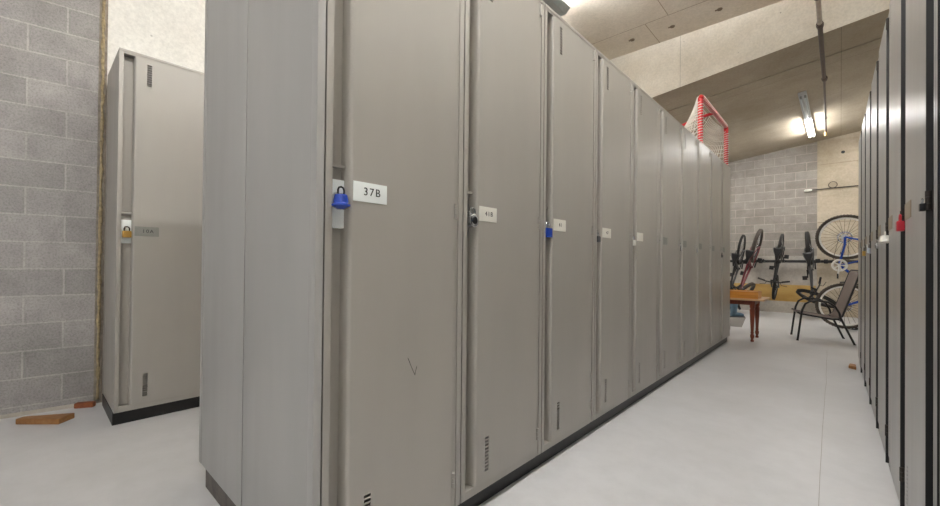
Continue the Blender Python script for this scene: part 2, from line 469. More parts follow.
def make_locker(loc, rot, label, group, plate='plate_white', text=None, tsize=.034, lock_plate='lock_plate', right=False,
                px=.087, pw=.121, pz=1.195, tag_slots=False, door=True):
    t = empty('storage_locker', loc, rot)
    tag(t, label, 'locker', group)
    s = '_r' if right else ''
    link('body', ME['body' + s], t)
    if not right: link('plinth', ME['plinth'], t)
    else: link('seam_shade', ME['seam_shade'], t)
    if door:
        d = link('door', ME['door' + s], t)
        for h in ME['hinge' + s]: link('hinge', h, d)
        link('lock_plate', ME[lock_plate], d); link('staple', ME['staple'], d)
        if plate:
            key = (plate, px, pw, pz)
            if key not in ME: ME[key] = mesh_number_plate(M[plate], px, pw, z=pz)
            p = link('number_plate', ME[key], d)
            if text:
                n = link('numerals', text_mesh(text, tsize, M['ink'], 'numerals'), p)
                n.location = (px + pw * .54, -.0082, pz + .031); n.rotation_euler = (PI/2, 0, 0)
    return t

XF = -1.079; Y0 = .561
G_L = 'storage lockers of the long left-hand row'
front = [
    ('near end locker with white 37B number plate and blue bell-shaped padlock', dict(plate='plate_white', text='37B', px=.087, pz=1.195)),
    ('second locker of the long row, white 41B plate and chrome dial padlock', dict(plate='plate_ivory', text='41B', tsize=.027, px=.087, pw=.111, pz=1.182, lock_plate='lock_plate_metal')),
    ('third locker of the long row, white plate beside a square blue padlock', dict(plate='plate_ivory', text='41', tsize=.027, px=.087, pw=.122, pz=1.180, lock_plate='lock_plate_metal')),
    ('fourth locker of the long row, small white plate reading 47, dark padlock', dict(plate='plate_ivory', text='47', tsize=.027, px=.087, pw=.122, pz=1.174, lock_plate='lock_plate_metal')),
    ('fifth locker of the long row, pale plate with a white latch below', dict(plate='plate_ivory', px=.087, pw=.115, pz=1.180, lock_plate='lock_plate_metal')),
    ('sixth locker of the long row, first one with a dull grey plate', dict(plate='plate_grey', px=.087, pw=.11, pz=1.176, lock_plate='lock_plate_metal')),
    ('seventh locker from the near end, dull grey plate and silver padlock', dict(plate='plate_grey', px=.087, pw=.11, pz=1.174, lock_plate='lock_plate_metal')),
    ('eighth locker from the near end, below the near post of the goal', dict(plate='plate_grey', px=.087, pw=.11, pz=1.172, lock_plate='lock_plate_metal')),
    ('last locker but one of the long row, below the red goal crossbar', dict(plate='plate_grey', px=.087, pw=.11, pz=1.170, lock_plate='lock_plate_metal')),
    ('far end locker of the long row, beside the table with turned legs', dict(plate='plate_grey', px=.087, pw=.11, pz=1.170, lock_plate='lock_plate_metal')),
]
row_front = []
for i, (lab, kw) in enumerate(front):
    row_front.append(make_locker((XF, Y0 + i*W, 0), PI/2, lab, G_L, **kw))
def end_panel(sx):
    m = MB()
    x0, x1 = sx
    m.box(x0, x1, .036, D - .0015, ZB, ZT, .001)
    m.box(x0 - .0015 if x0 < 0 else x0, x1 if x0 < 0 else x1 + .0015, 0, .0335, ZB, ZT, .002)
    return m
o = end_panel((-.0235, -.0015)).build('end_panel', M['end'], row_front[0]); o['label'] = 'plain grey steel end panel'
m = MB(); m.box(-.022, -.0005, .03, D - .01, 0, ZB - .002); o = m.build('end_plinth', M['plinth_grey'], row_front[0])
m = MB(); m.box(-.0205, -.004, D - .001, D + .006, ZB, ZT - .002); o = m.build('seam_strip', simple('rusty_seam', '#5a4636', .9, var=.4, scale=25), row_front[0]); o['label'] = 'rust-brown seam between the end panels'
door0 = [c for c in row_front[0].children if c.name.startswith('door')][0]
m = MB(); m.tube([(.302, -.0062, .689), (.318, -.0062, .655), (.333, -.0062, .626), (.336, -.0062, .640), (.341, -.0062, .654)], .0011, 5)
o = m.build('scratch_mark', M['ink'], door0); o['label'] = 'dark tick-shaped scratch'

# back-to-back row behind the long row: it faces the other aisle
XB = XF - 2*D - .007
G_B = 'lockers standing back to back with the long row'
row_back = []
for i in range(6):
    lab = ('end locker standing back to back with the 37B locker, plain grey side showing' if i == 0 else
           'grey steel locker hidden behind the long row, facing the other aisle')
    row_back.append(make_locker((XB, Y0 + (i+1)*W, 0), -PI/2, lab, G_B, plate='plate_grey', lock_plate='lock_plate_metal'))
o = end_panel((W + .0015, W + .0235)).build('end_panel', M['end'], row_back[0])
m = MB(); m.box(W + .0005, W + .022, .10, D - .01, 0, ZB - .002); o = m.build('end_plinth', M['plinth_grey'], row_back[0])

# row against the far left wall
XW = -3.226; YW = .344
G_W = 'lockers against the left wall'
row_wall = []
for i in range(4):
    lab = ('grey locker against the left wall with grey 10A plate and brass padlock' if i == 0 else
           'grey steel locker against the left wall, hidden behind the end panels')
    row_wall.append(make_locker((XW, YW + i*W, 0), PI/2, lab, G_W, plate='plate_grey', text='10A' if i == 0 else None, tsize=.03,
                    px=.087, pw=.121, pz=1.158))

# right-hand row, seen nearly edge on; it stands slightly off the aisle
A_R, B_R, YR = .219, .0135, 1.72
rotR = -PI/2 + math.atan(B_R)
G_R = 'storage lockers of the right-hand row'
dirR = Vector((-B_R, 1, 0)).normalized()
def rpos(s): return Vector((A_R - B_R*YR, YR, 0)) + dirR * s
right = [
    'first closed right-hand locker, tan plate above a red padlock',
    'second closed right-hand locker, tan plate above a white padlock',
    'third closed right-hand locker, tan plate beside a chrome padlock',
    'fourth closed right-hand locker along the aisle',
    'fifth closed right-hand locker along the aisle',
    'sixth closed right-hand locker, last but one before the chair',
    'last right-hand locker, in front of the patio chair and bicycle']
row_right = []
for i, lab in enumerate(right):
    row_right.append(make_locker(rpos((i+1)*W), rotR, lab, G_R, plate='plate_tan', px=.087, pw=.15, pz=1.185, lock_plate='lock_plate_metal', right=True))
m = MB(); m.box(-.075, -.0015, 0, D, .012, ZT, .012); o = m.build('lit_end_flange', simple('flange_lit_cream', '#c9bda6', .5), row_right[-1]); o['label'] = 'end flange with its lit look painted cream'  # cream colour paints in the light caught by the end flange
# open locker nearest the camera, its door folded right back
t = make_locker(rpos(0), rotR, 'open right-hand locker nearest the viewer, black inside, blue cloth showing', G_R, right=True, door=False)
d = link('door', ME['door_r'], t); d.location = (.519 * 2 + .012, -.042, 0); d.rotation_euler = (0, 0, PI)
for h in ME['hinge_r']: link('hinge', h, d)
m = MB(); m.box(.0065, W - .0065, D - .012, D - .006, .03, ZT - .02); m.box(.0065, .012, .04, D - .012, .03, ZT - .02); m.box(W - .012, W - .0065, .04, D - .012, .03, ZT - .02)  # added black sheets, painting the dark shade inside the open locker
o = m.build('inside_shade', M['black'], t); o['label'] = 'black sheets painting in the shade inside'
m = MB(); m.box(.0125, W - .0125, .05, D - .013, 1.225, 1.237); m.build('shelf', M['plinth_grey'], t)

# ------------------------------------------------------------------ padlocks (local to a locker's front, then placed in the world)
def at_locker(lk, p):
    return Matrix.Translation(lk.location) @ lk.rotation_euler.to_matrix().to_4x4() @ Vector(p)
def padlock(lk, p, label, body='blue_lock', style='square', shackle='chrome', s=1.0):
    t = empty('padlock', at_locker(lk, p), lk.rotation_euler.z)
    tag(t, label, 'padlock', 'padlocks on the locker doors')
    m = MB()
    if style == 'bell':
        m.lathe([(.012*s, 0), (.021*s, -.004*s), (.024*s, -.018*s), (.026*s, -.032*s), (.031*s, -.036*s), (.031*s, -.042*s), (.014*s, -.052*s)], n=20)
    elif style == 'dial':
        m.lathe([(.020*s, -.011*s), (.023*s, -.009*s), (.023*s, .009*s), (.02*s, .011*s)], (0, 0, -.022*s), 24, 'y')
    else:
        m.box(-.019*s, .019*s, -.010*s, .010*s, -.036*s, 0, .004*s)
    m.build('body', M[body], t)
    m = MB(); w = .011*s
    pts = [(-w, 0, -.004*s), (-w, 0, .012*s)] + [(-w*math.cos(a), 0, .012*s + w*math.sin(a)) for a in (PI*.25, PI*.5, PI*.75)] + [(w, 0, .012*s), (w, 0, -.004*s)]
    m.tube(pts, .0033*s, 8); m.build('shackle', M[shackle], t)
    if style == 'dial':
        m = MB(); m.lathe([(.012*s, -.013*s), (.014*s, -.011*s), (.014*s, -.009*s)], (0, 0, -.022*s), 20, 'y'); m.build('dial', M['black'], t)
    return t
padlock(row_front[0], (.048, -.006, 1.210), 'blue bell-shaped padlock with black shackle on the 37B locker', 'blue_lock', 'bell', 'black', .88)
padlock(row_front[1], (.060, .004, 1.206), 'chrome round padlock with black dial on the 41B locker', 'chrome', 'dial', 'chrome', 1.15)
padlock(row_front[2], (.050, .004, 1.190), 'square blue padlock on the third locker of the long row', 'blue_lock', 'square', 'chrome', 1.35)
padlock(row_front[3], (.052, .006, 1.180), 'small dark padlock on the fourth locker of the long row', 'bike_grey', 'square', 'chrome', 1.0)
padlock(row_front[4], (.056, .006, 1.185), 'white padlock on the fifth locker of the long row', 'white_plastic', 'square', 'chrome', 1.1)
padlock(row_front[6], (.056, .006, 1.170), 'silver padlock on the seventh locker of the long row', 'chrome', 'square', 'chrome', 1.0)
padlock(row_front[7], (.056, .006, 1.165), 'silver padlock on the eighth locker of the long row', 'chrome', 'square', 'chrome', 1.0)
padlock(row_front[9], (.070, .000, 1.140), 'dark padlock on the far end locker of the long row', 'black', 'square', 'black', 1.0)
padlock(row_wall[0], (.052, .006, 1.187), 'brass padlock with black shackle on the 10A locker', 'brass', 'square', 'black', 1.15)
padlock(row_right[0], (.050, -.022, 1.186), 'red padlock on the right-hand row below a tan plate', 'red_lock', 'square', 'red_lock', 1.05)
padlock(row_right[1], (.052, -.022, 1.165), 'white padlock, second closed locker of the right-hand row', 'white_plastic', 'bell', 'white_plastic', .75)
padlock(row_right[2], (.052, -.014, 1.150), 'chrome dial padlock, third closed locker of the right-hand row', 'chrome', 'dial', 'chrome', .8)
padlock(row_right[3], (.052, -.020, 1.140), 'chrome padlock, fourth closed locker of the right-hand row', 'chrome', 'square', 'chrome', 1.1)
padlock(row_right[4], (.052, -.020, 1.135), 'brass padlock, fifth closed locker of the right-hand row', 'brass', 'square', 'chrome', 1.1)
padlock(t, (.012, -.026, 1.192), 'black padlock on the frame of the open right-hand locker', 'black', 'square', 'chrome', .6)

# bundle of blue and white cloth on the shelf of the open locker
m = MB()
prof = [(.02, 0), (.075, .008), (.09, .03), (.075, .055), (.04, .068), (.01, .072)]
m.lathe(prof, n=18)
for v in m.bm.verts:
    a = math.atan2(v.co.y, v.co.x); v.co.x *= 1 + .12*math.sin(3*a + 1); v.co.y *= 1 + .10*math.sin(5*a)
b = m.build('folded_cloth', M['cloth_blue']); b.location = at_locker(t, (.118, .088, 1.238)); b.rotation_euler = (0, 0, rotR)
tag(b, 'bundle of blue and white cloth in the open right-hand locker', 'cloth')
m = MB(); m.lathe([(.01, .05), (.06, .062), (.07, .078), (.045, .09), (.01, .094)], n=18)
for v in m.bm.verts:
    a = math.atan2(v.co.y, v.co.x); v.co.x *= 1 + .15*math.sin(4*a); v.co.z += .006*math.sin(3*a)
o = m.build('white_fold', M['cloth_white'], b)

# ------------------------------------------------------------------ strip lights
def strip_light(loc, length, label, tilt=0.0, tubes=('on',), drop=0.0):
    t = empty('strip_light', loc); t.rotation_euler = (0, tilt, 0)
    tag(t, label, 'light', 'fluorescent strip lights')
    m = MB(); m.box(-.05, .05, 0, length, -.055, 0, .004); m.build('housing', M['fixture'], t)
    seg = length / len(tubes)
    for k, st in enumerate(tubes):
        for x in (-.026, .026):
            m = MB(); m.cyl((x, k*seg + .04, -.078), (x, (k+1)*seg - .04, -.078), .013, 12)
            m.build('tube', M['tube_on'] if st == 'on' else M['tube_off'], t)
            m = MB()
            for yy in (k*seg + .02, (k+1)*seg - .05): m.box(x - .013, x + .013, yy, yy + .03, -.094, -.05, .003)
            m.build('lamp_holder', M['fixture_grey'], t)
    return t
strip_light((-.425, 7.66, rz_at(-.425) - .004), 2.5, 'fluorescent strip light under the sloping slab, beside the pipe', -math.atan(RS), ('off', 'on'))
# the left aisle has a hanging up-lighter: dark trough below, tubes above
t = empty('hanging_light', (-2.41, 1.72, 3.9)); tag(t, 'grey hanging light trough above the far left lockers, only its end showing', 'light', 'fluorescent strip lights')
m = MB(); m.prism([(-.06, 0), (.06, 0), (.115, .05), (.115, .056), (.058, .006), (-.058, .006), (-.115, .056), (-.115, .05)], 'y', 0, 2.44); m.build('trough', M['fixture_grey'], t)
for x in (-.035, .035):
    m = MB(); m.cyl((x, .04, .06), (x, 2.40, .06), .013, 12); m.build('tube', M['tube_bright'], t)
    m = MB(); m.box(x - .014, x + .014, .02, .045, .006, .078, .003); m.box(x - .014, x + .014, 2.395, 2.42, .006, .078, .003); m.build('lamp_holder', M['fixture_grey'], t)
for y in (.5, 1.94):
    m = MB(); m.cyl((0, y, .006), (0, y, ZC - 3.9), .004, 8); m.build('hanging_rod', M['steel_dark'], t)
strip_light((-.45, -2.2, ZC + .002), 2.46, 'fluorescent strip light over the right aisle, behind the viewer', 0, ('on', 'on'))
strip_light((-.45, .9, ZC + .002), 2.46, 'fluorescent strip light over the right aisle, above the viewer', 0, ('on', 'on'))

strip_light((-2.75, 7.4, rz_at(-2.75) - .004), 2.5, 'added fill lamp out of view behind the long row, brightening slab and wall', -math.atan(RS), ('off', 'on'))  # unseen lamp added to lift the sloping slab and the back wall

# ------------------------------------------------------------------ sprinkler pipe
t = empty('sprinkler_pipe', (-.155, 3.0, 3.5)); tag(t, 'dark sprinkler pipe running under the beam beside the strip light', 'pipe')
m = MB(); m.cyl((.012, -1, .02), (-.008, 2.46, 0), .021, 14); o = m.build('main_pipe', M['pipe_pale'], t); o['label'] = 'paler length'
m = MB(); m.cyl((-.008, 2.46, 0), (-.012, 4.06, 0), .022, 14); m.build('main_pipe', M['pipe'], t)
for y in (2.44, 4.06):
    m = MB(); m.cyl((-.008, y, 0), (-.008, y + .09, 0), .028, 14); m.cyl((-.008, y + .025, 0), (-.008, y + .06, 0), .032, 14); m.build('coupling', M['pipe'], t)
m = MB(); m.cyl((-.010, 4.1, 0), (-.055, 6.95, 0), .014, 12); m.build('branch_pipe', M['pipe'], t)
m = MB(); m.lathe([(.016, .03), (.020, 0), (.014, -.02), (.008, -.05), (.028, -.055), (.028, -.06)], (-.055, 6.97, -.005), 14); m.build('sprinkler_head', M['brass'], t)
for y, zt in ((1.9, ZC - 3.5), (6.0, rz_at(-.2) - 3.5)):
    m = MB(); r_ = .026 if y < 4 else .019
    m.torus((-.008 - (.03 if y > 5 else 0), y, 0), r_, .004, 'y', 20, 6); m.cyl((-.008 - (.03 if y > 5 else 0), y, r_), (-.008 - (.03 if y > 5 else 0), y, zt), .005, 8)
    m.build('hanger', M['steel_dark'], t)

# ------------------------------------------------------------------ hockey goal on top of the lockers
t = empty('hockey_goal', (-1.13, 4.92, ZT)); tag(t, 'red and white hockey goal with netting standing on the far lockers', 'goal')
GW, GH, GR = 1.335, .525, .027
m = MB(); m.cyl((0, 0, 0), (0, 0, GH), GR, 14); m.build('post', M['red_paint'], t)
m = MB(); m.cyl((0, GW, 0), (0, GW, GH), GR, 14); m.build('post', M['red_paint'], t)
m = MB(); m.tube([(0, 0, GH), (0, .02, GH + .025), (0, .05, GH + .03), (0, GW - .05, GH + .03), (0, GW - .02, GH + .025), (0, GW, GH)], GR, 14); m.build('crossbar', M['red_paint'], t)
m = MB(); m.tube([(-.01, GW*.45, GH + .01), (-.15, GW*.40, GH - .035), (-.29, GW*.345, GH - .10), (-.40, GW*.31, GH - .30), (-.43, GW*.30, .02)], .017, 10); m.build('centre_brace', M['red_paint'], t)
def gcurve(u, v):
    """u 0..1 runs round the back from post to post, v 0..1 from top to bottom."""
    a = PI * u
    dep = .06 + .50*v**1.1
    y = GW/2 - GW/2 * math.copysign(abs(math.cos(a))**.75, math.cos(a)) * (1 - .10*v*math.sin(a))
    x = -dep * abs(math.sin(a))**.7
    z = (GH + .02) * (1 - v)**1.25 + .008
    return Vector((x - .012, y, z))
m = MB(); m.tube([gcurve(k/24, 1) + Vector((0, 0, .008)) for k in range(25)], .014, 8); m.build('base_bar', M['red_paint'], t)
m = MB(); cr = .0042
NU, NV = 44, 11
for i in range(NU + 1): m.tube([gcurve(i/NU, j/NV) for j in range(NV + 1)], cr, 4)
for j in range(NV + 1): m.tube([gcurve(i/NU, j/NV) for i in range(NU + 1)], cr, 4)
m.build('netting', M['net'], t)
m = MB()
for y in (0, GW):            # cord laced round the posts
    m.tube([( (GR + .003)*math.cos(k*.9), y + (GR + .003)*math.sin(k*.9), .02 + k*(GH - .06)/110) for k in range(111)], .0045, 5)
m.tube([((GR + .003)*math.cos(k*.9 + 2), .04 + k*(GW - .08)/190, GH + .03 + (GR + .003)*math.sin(k*.9 + 2)) for k in range(191)], .0032, 5)
m.build('lacing', M['net'], t)

# ------------------------------------------------------------------ bicycles
def make_bike(frame_mat, label, r=.345, tw=.026, tyre='rubber', rim='bike_black', fender=False, bar=.62, base=1.08, turn=0.0, ring='bike_black'):
    t = empty('bicycle'); tag(t, label, 'bicycle', 'bicycles at the back wall')
    k = r / .345
    RA, FA = Vector((0, 0, r)), Vector((base, 0, r))
    def wheel(c, name, par):
        w = bpy.data.objects.new(name, None); COL.objects.link(w); w.parent = par; w.location = c; w.empty_display_size = .05
        m = MB(); m.torus((0, 0, 0), r - tw, tw, 'y', 56, 12)
        for j in range(56):      # tread blocks
            a = 2*PI*j/56
            for yy in (-.5, .5):
                p = Vector((math.cos(a)*(r - .002), yy*tw, math.sin(a)*(r - .002))); q = Vector((math.cos(a + .06)*(r - .002), yy*tw, math.sin(a + .06)*(r - .002)))
                m.tube([p, q], .005, 4)
        m.build('tyre', M[tyre], w)
        m = MB(); m.tube([(math.cos(2*PI*j/48)*(r - 2*tw), 0, math.sin(2*PI*j/48)*(r - 2*tw)) for j in range(48)], .019 if rim == 'rim_alu' else .013, 8, closed=True)
        m.build('rim', M[rim], w)
        m = MB()
        for j in range(28):
            a = 2*PI*j/28; s = .028 if j % 2 else -.028; b = a + (.5 if (j//2) % 2 else -.5)
            m.tube([(math.cos(b)*.022, s, math.sin(b)*.022), (math.cos(a)*(r - 2*tw), 0, math.sin(a)*(r - 2*tw))], .0022, 4)
        m.build('spokes', M['steel_dark' if rim == 'rim_alu' else 'chrome'], w)
        m = MB(); m.cyl((0, -.055, 0), (0, .055, 0), .014, 12); m.cyl((0, -.032, 0), (0, -.026, 0), .028, 14); m.cyl((0, .026, 0), (0, .032, 0), .028, 14); m.build('hub', M['chrome'], w)
        if rim == 'rim_alu':
            m = MB(); m.tube([(math.cos(2*PI*j/40)*.088, .036, math.sin(2*PI*j/40)*.088) for j in range(40)], .010, 6, closed=True)
            for j in range(6): m.tube([(math.cos(PI*j/3)*.02, .036, math.sin(PI*j/3)*.02), (math.cos(PI*j/3 + .5)*.084, .036, math.sin(PI*j/3 + .5)*.084)], .004, 4)
            m.build('brake_disc', M['chrome'], w)
        return w
    rw = wheel(RA, 'rear_wheel', t)
    m = MB()
    for j in range(6): m.lathe([(.05 - .006*j, -.040 - .004*j), (.05 - .006*j, -.0375 - .004*j)], n=24, axis='y')
    m.build('cassette', M['chrome'], rw)
    bb = Vector((.43*k, 0, .285*k)); st = Vector((.27*k, 0, .80*k)); ht = Vector((base - .24*k, 0, .86*k)); hb = Vector((base - .19*k, 0, .73*k))
    m = MB()
    m.cyl(bb, st, .016, 12); m.cyl(st - (st - bb)*.06, ht, .017, 12); m.cyl(bb, hb, .020, 12); m.cyl(hb, ht, .021, 14)
    m.cyl(bb + Vector((0, -.035, 0)), bb + Vector((0, .035, 0)), .022, 14)
    for s in (-1, 1):
        m.tube([bb + Vector((-.03, s*.03, 0)), RA + Vector((.12, s*.06, 0)), RA + Vector((0, s*.062, 0))], .016 if fender else .010, 8)
        m.tube([st + Vector((-.01, s*.015, -.06)), RA + Vector((.06*k, s*.055, .22*k)), RA + Vector((0, s*.062, 0))], .014 if fender else .009, 8)
    m.build('frame', M[frame_mat], t)
    ax = (ht - hb).normalized()
    # everything that steers hangs on one pivot at the head tube
    fk = bpy.data.objects.new('fork', None); COL.objects.link(fk); fk.parent = t; fk.location = hb; fk.empty_display_size = .05
    fk.rotation_mode = 'QUATERNION'
    from mathutils import Quaternion
    fk.rotation_quaternion = Quaternion(ax, turn)
    L = FA - hb
    m = MB(); m.cyl((-.0, -.06, -.03), (0, .06, -.03), .016, 10)
    for s in (-1, 1): m.tube([(0, s*.055, -.02), L*.5 + Vector((0, s*.058, 0)), L + Vector((0, s*.06, 0))], [.017, .016, .011], 10)
    m.build('fork_legs', M[frame_mat if fender else 'bike_black'], fk)
    fw = wheel(L, 'front_wheel', fk)
    if fender:
        m = MB(); c = L; N = 22; v = []
        for j in range(N + 1):
            a = PI*.05 + PI*1.0*j/N
            row = []
            for yy, rr in ((-.04, r + .012), (-.02, r + .028), (.02, r + .028), (.04, r + .012)):
                row.append(m.bm.verts.new((c.x + math.cos(a)*rr, yy, c.z + math.sin(a)*rr)))
            v.append(row)
        for p, q in zip(v, v[1:]):
            for z in range(3): m.bm.faces.new((p[z], p[z+1], q[z+1], q[z]))
        o = m.build('mudguard', M['bike_black'], fk); sd = o.modifiers.new('thickness', 'SOLIDIFY'); sd.thickness = .004
    stem = ht - hb + ax*.05
    m = MB(); m.cyl((0, 0, 0), stem, .014, 10); m.cyl(stem, stem + Vector((.08, 0, .02)), .014, 10); m.build('stem', M['bike_black'], fk)
    hc = stem + Vector((.08, 0, .02))
    m = MB(); m.tube([hc + Vector((-.05, -bar/2, .025)), hc + Vector((-.01, -bar/4, .02)), hc + Vector((0, -.06, 0)), hc, hc + Vector((0, .06, 0)), hc + Vector((-.01, bar/4, .02)), hc + Vector((-.05, bar/2, .025))], .012, 8)
    for s in (-1, 1): m.tube([hc + Vector((0, s*(bar/2 - .14), .02)), hc + Vector((.05, s*(bar/2 - .12), .0)), hc + Vector((.06, s*(bar/2 - .03), -.01))], .005, 6)
    hbo = m.build('handlebar', M['bike_black'], fk)
    m = MB()
    for s in (-1, 1): m.cyl(hc + Vector((-.018, s*(bar/2 - .115), .021)), hc + Vector((-.05, s*(bar/2 + .004), .025)), .0165, 10)
    m.build('grips', M['rubber'], hbo)
    sd_ = st + (st - bb).normalized()*.12
    m = MB(); m.cyl(st - (st - bb)*.1, sd_, .0135, 10); m.build('seat_post', M['bike_black'], t)
    m = MB()
    prof = [(-.13, .07, .0), (-.11, .078, .028), (-.05, .066, .03), (.03, .034, .026), (.10, .022, .022), (.135, .014, .012)]
    rows = []
    for x, w, h in prof:
        rows.append([m.bm.verts.new(sd_ + Vector((x, yy*w, zz))) for yy, zz in ((-1, .0), (-.8, h*.8 + .012), (0, h + .01), (.8, h*.8 + .012), (1, .0), (.6, -.018), (-.6, -.018))])
    for p, q in zip(rows, rows[1:]):
        for z in range(7): m.bm.faces.new((p[z], p[(z+1) % 7], q[(z+1) % 7], q[z]))
    m.bm.faces.new(rows[0]); m.bm.faces.new(rows[-1][::-1])
    m.build('saddle', M['bike_black'], t)
    cs = bpy.data.objects.new('crankset', None); COL.objects.link(cs); cs.parent = t; cs.location = bb; cs.empty_display_size = .05
    m = MB(); m.torus((0, -.05, 0), .084*k, .011, 'y', 40, 6); m.torus((0, -.05, 0), .068*k, .004, 'y', 32, 6)
    for j in range(5):
        a = 2*PI*j/5 + .3; m.tube([(0, -.05, 0), (math.cos(a)*.086*k, -.05, math.sin(a)*.086*k)], .009, 6)
    for j in range(36):
        a = 2*PI*j/36; m.tube([(math.cos(a)*.088*k, -.05, math.sin(a)*.088*k), (math.cos(a)*.098*k, -.05, math.sin(a)*.098*k)], [.005, .0025], 4)
    m.build('chainring', M[ring], cs)
    m = MB(); m.tube([(0, -.062, 0), (.165*k, -.068, -.02)], [.014, .010], 8); m.build('crank_arm', M[ring], cs)
    m = MB(); m.tube([(0, .062, 0), (-.165*k, .068, .02)], [.014, .010], 8); m.build('crank_arm', M[ring], cs)
    m = MB(); m.box(.165*k - .04, .165*k + .04, -.15, -.075, -.032, -.010, .005); m.build('pedal', M['bike_black'], cs)
    m = MB(); m.box(-.165*k - .04, -.165*k + .04, .075, .15, .010, .032, .005); m.build('pedal', M['bike_black'], cs)
    m = MB(); m.tube([RA + Vector((0, -.05, .048)), bb + Vector((0, -.05, .09*k))], .0035, 5); m.tube([RA + Vector((.02, -.05, -.075)), bb + Vector((0, -.05, -.09*k))], .0035, 5); m.build('chain', M['steel_dark'], t)
    return t
def pose_bike(t, top, right_edge=None, roll=0.0, face=False, r=.345):
    """Stand the bicycle on end, rear wheel up; top = world point of the rear axle."""
    if face: cols = (Vector((0, 0, -1)), Vector((0, 1, 0)), Vector((1, 0, 0)))
    else: cols = (Vector((0, 0, -1)), Vector((1, 0, 0)), Vector((0, -1, 0)))
    mm = Matrix(cols).transposed().to_4x4()
    mm = Matrix.Rotation(roll, 4, 'Y') @ mm
    mm.translation = Vector(top) - (mm.to_3x3() @ Vector((0, 0, r)))
    t.rotation_mode = 'QUATERNION'
    t.location = mm.translation; t.rotation_quaternion = mm.to_quaternion()
    return t
pose_bike(make_bike('bike_black', 'black bicycle hung upright, partly behind the end of the long row', r=.33, tw=.024, base=1.0, bar=.5, turn=.5), (-1.59, 10.42, 1.345), roll=math.radians(8), r=.33)
pose_bike(make_bike('bike_red', 'red-framed bicycle with fat tyres leaning to the right by the wall', r=.345, tw=.034, tyre='rubber_grey', base=1.05, bar=.5, turn=-.45), (-1.24, 9.8, 1.40), roll=math.radians(13), r=.345)
pose_bike(make_bike('bike_black', 'smaller dark bicycle hung on the rack, clear of the floor', r=.26, tw=.025, base=.84, bar=.5), (-.90, 10.35, 1.40), roll=math.radians(6), r=.26)
pose_bike(make_bike('bike_grey', 'black bicycle hung upright just left of the blue bicycle', r=.335, tw=.033, base=1.0, bar=.45, turn=1.1), (-.46, 10.3, 1.355), roll=math.radians(-5), r=.335)
pose_bike(make_bike('bike_blue', 'blue bicycle standing on its front wheel behind the patio chair', r=.365, tw=.026, tyre='rubber_grey', rim='rim_alu', fender=True, base=1.11, ring='rim_alu'), (.05, 8.9, 1.48), face=True, r=.365)

# ------------------------------------------------------------------ wall rack, plywood, cable
t = empty('bike_rack', (-1.0, 10.86, 0)); tag(t, 'black horizontal bicycle rack bar fixed along the back wall', 'rack')
m = MB(); m.box(-1.6, 1.3, -.02, .02, 1.075, 1.13, .005); m.build('rail', M['frame_black'], t)
for x in (-1.45, -.3, .78):
    m = MB(); m.box(x - .03, x + .03, .02, .125, 1.06, 1.145, .004); m.build('bracket', M['frame_black'], t)
for x in (-.55, -.22, .12, .56):
    m = MB(); m.tube([(x, -.02, 1.10), (x, -.16, 1.10), (x, -.20, 1.115), (x, -.215, 1.15)], .009, 8); m.build('hook', M['frame_black'], t)
m = MB(); m.box(-2.6, -.38, YB - .034, YB - .014, .245, .60, .002)
o = m.build('plywood_sheet', M['ply']); tag(o, 'low yellow-brown plywood sheet along the foot of the back wall', 'plywood')
for v in o.data.vertices:
    v.co.z -= .245
o.location = (0, .0, .245)
t = empty('wall_cable', (-.49, YB - .04, 2.588)); tag(t, 'thin dark rod with a loop of cable across the pale back wall', 'cable')
m = MB(); m.tube([(0, 0, 0), (.2, 0, .0), (.5, 0, .004), (.95, 0, .01)], .010, 8); m.build('rod', M['steel_dark'], t)
m = MB(); m.torus((.37, -.012, .068), .062, .006, 'y', 28, 6, sx=1.05); m.build('loop', M['steel_dark'], t)
m = MB(); m.tube([(-.08, 0, -.006), (-.06, 0, -.004), (.03, 0, 0), (.05, 0, 0)], [.012, .026, .024, .012], 10); o = m.build('connector', M['white_plastic'], t); o['label'] = 'white connector end'

# ------------------------------------------------------------------ table with turned legs
t = empty('side_table', (-1.32, 6.68, 0)); tag(t, 'wooden table with turned red-brown legs past the long row', 'table')
m = MB(); m.box(-.62, .60, -.30, .30, .545, .57, .006); m.build('table_top', M['table_top'], t)
m = MB(); m.box(-.52, .48, -.23, -.21, .485, .545); m.box(-.52, .48, .21, .23, .485, .545); m.box(.46, .48, -.21, .21, .485, .545); m.box(-.52, -.50, -.21, .21, .485, .545); m.build('apron', M['cherry'], t)
for x in (-.51, .46):
    for y in (-.21, .21):
        m = MB(); m.lathe([(.019, 0), (.020, .02), (.013, .035), (.021, .055), (.024, .085), (.016, .105), (.021, .118), (.017, .13), (.026, .30), (.031, .42), (.024, .44), (.031, .455), (.031, .545)], (x, y, 0), 14)
        m.build('leg', M['cherry'], t)
t = empty('wooden_tray', (-1.32, 6.56, .57)); tag(t, 'long orange wooden tray lying on the table with turned legs', 'tray')
m = MB()
m.box(-.58, .53, -.16, -.142, 0, .095, .003); m.box(-.58, .53, .142, .16, 0, .095, .003); m.box(.512, .53, -.142, .142, 0, .095); m.box(-.58, -.562, -.142, .142, 0, .095); m.build('sides', M['orange_box'], t)
m = MB(); m.box(-.562, .512, -.142, .142, .0, .012); m.box(-.562, .512, -.142, .142, .07, .085); m.build('bottom_board', M['orange_box'], t)

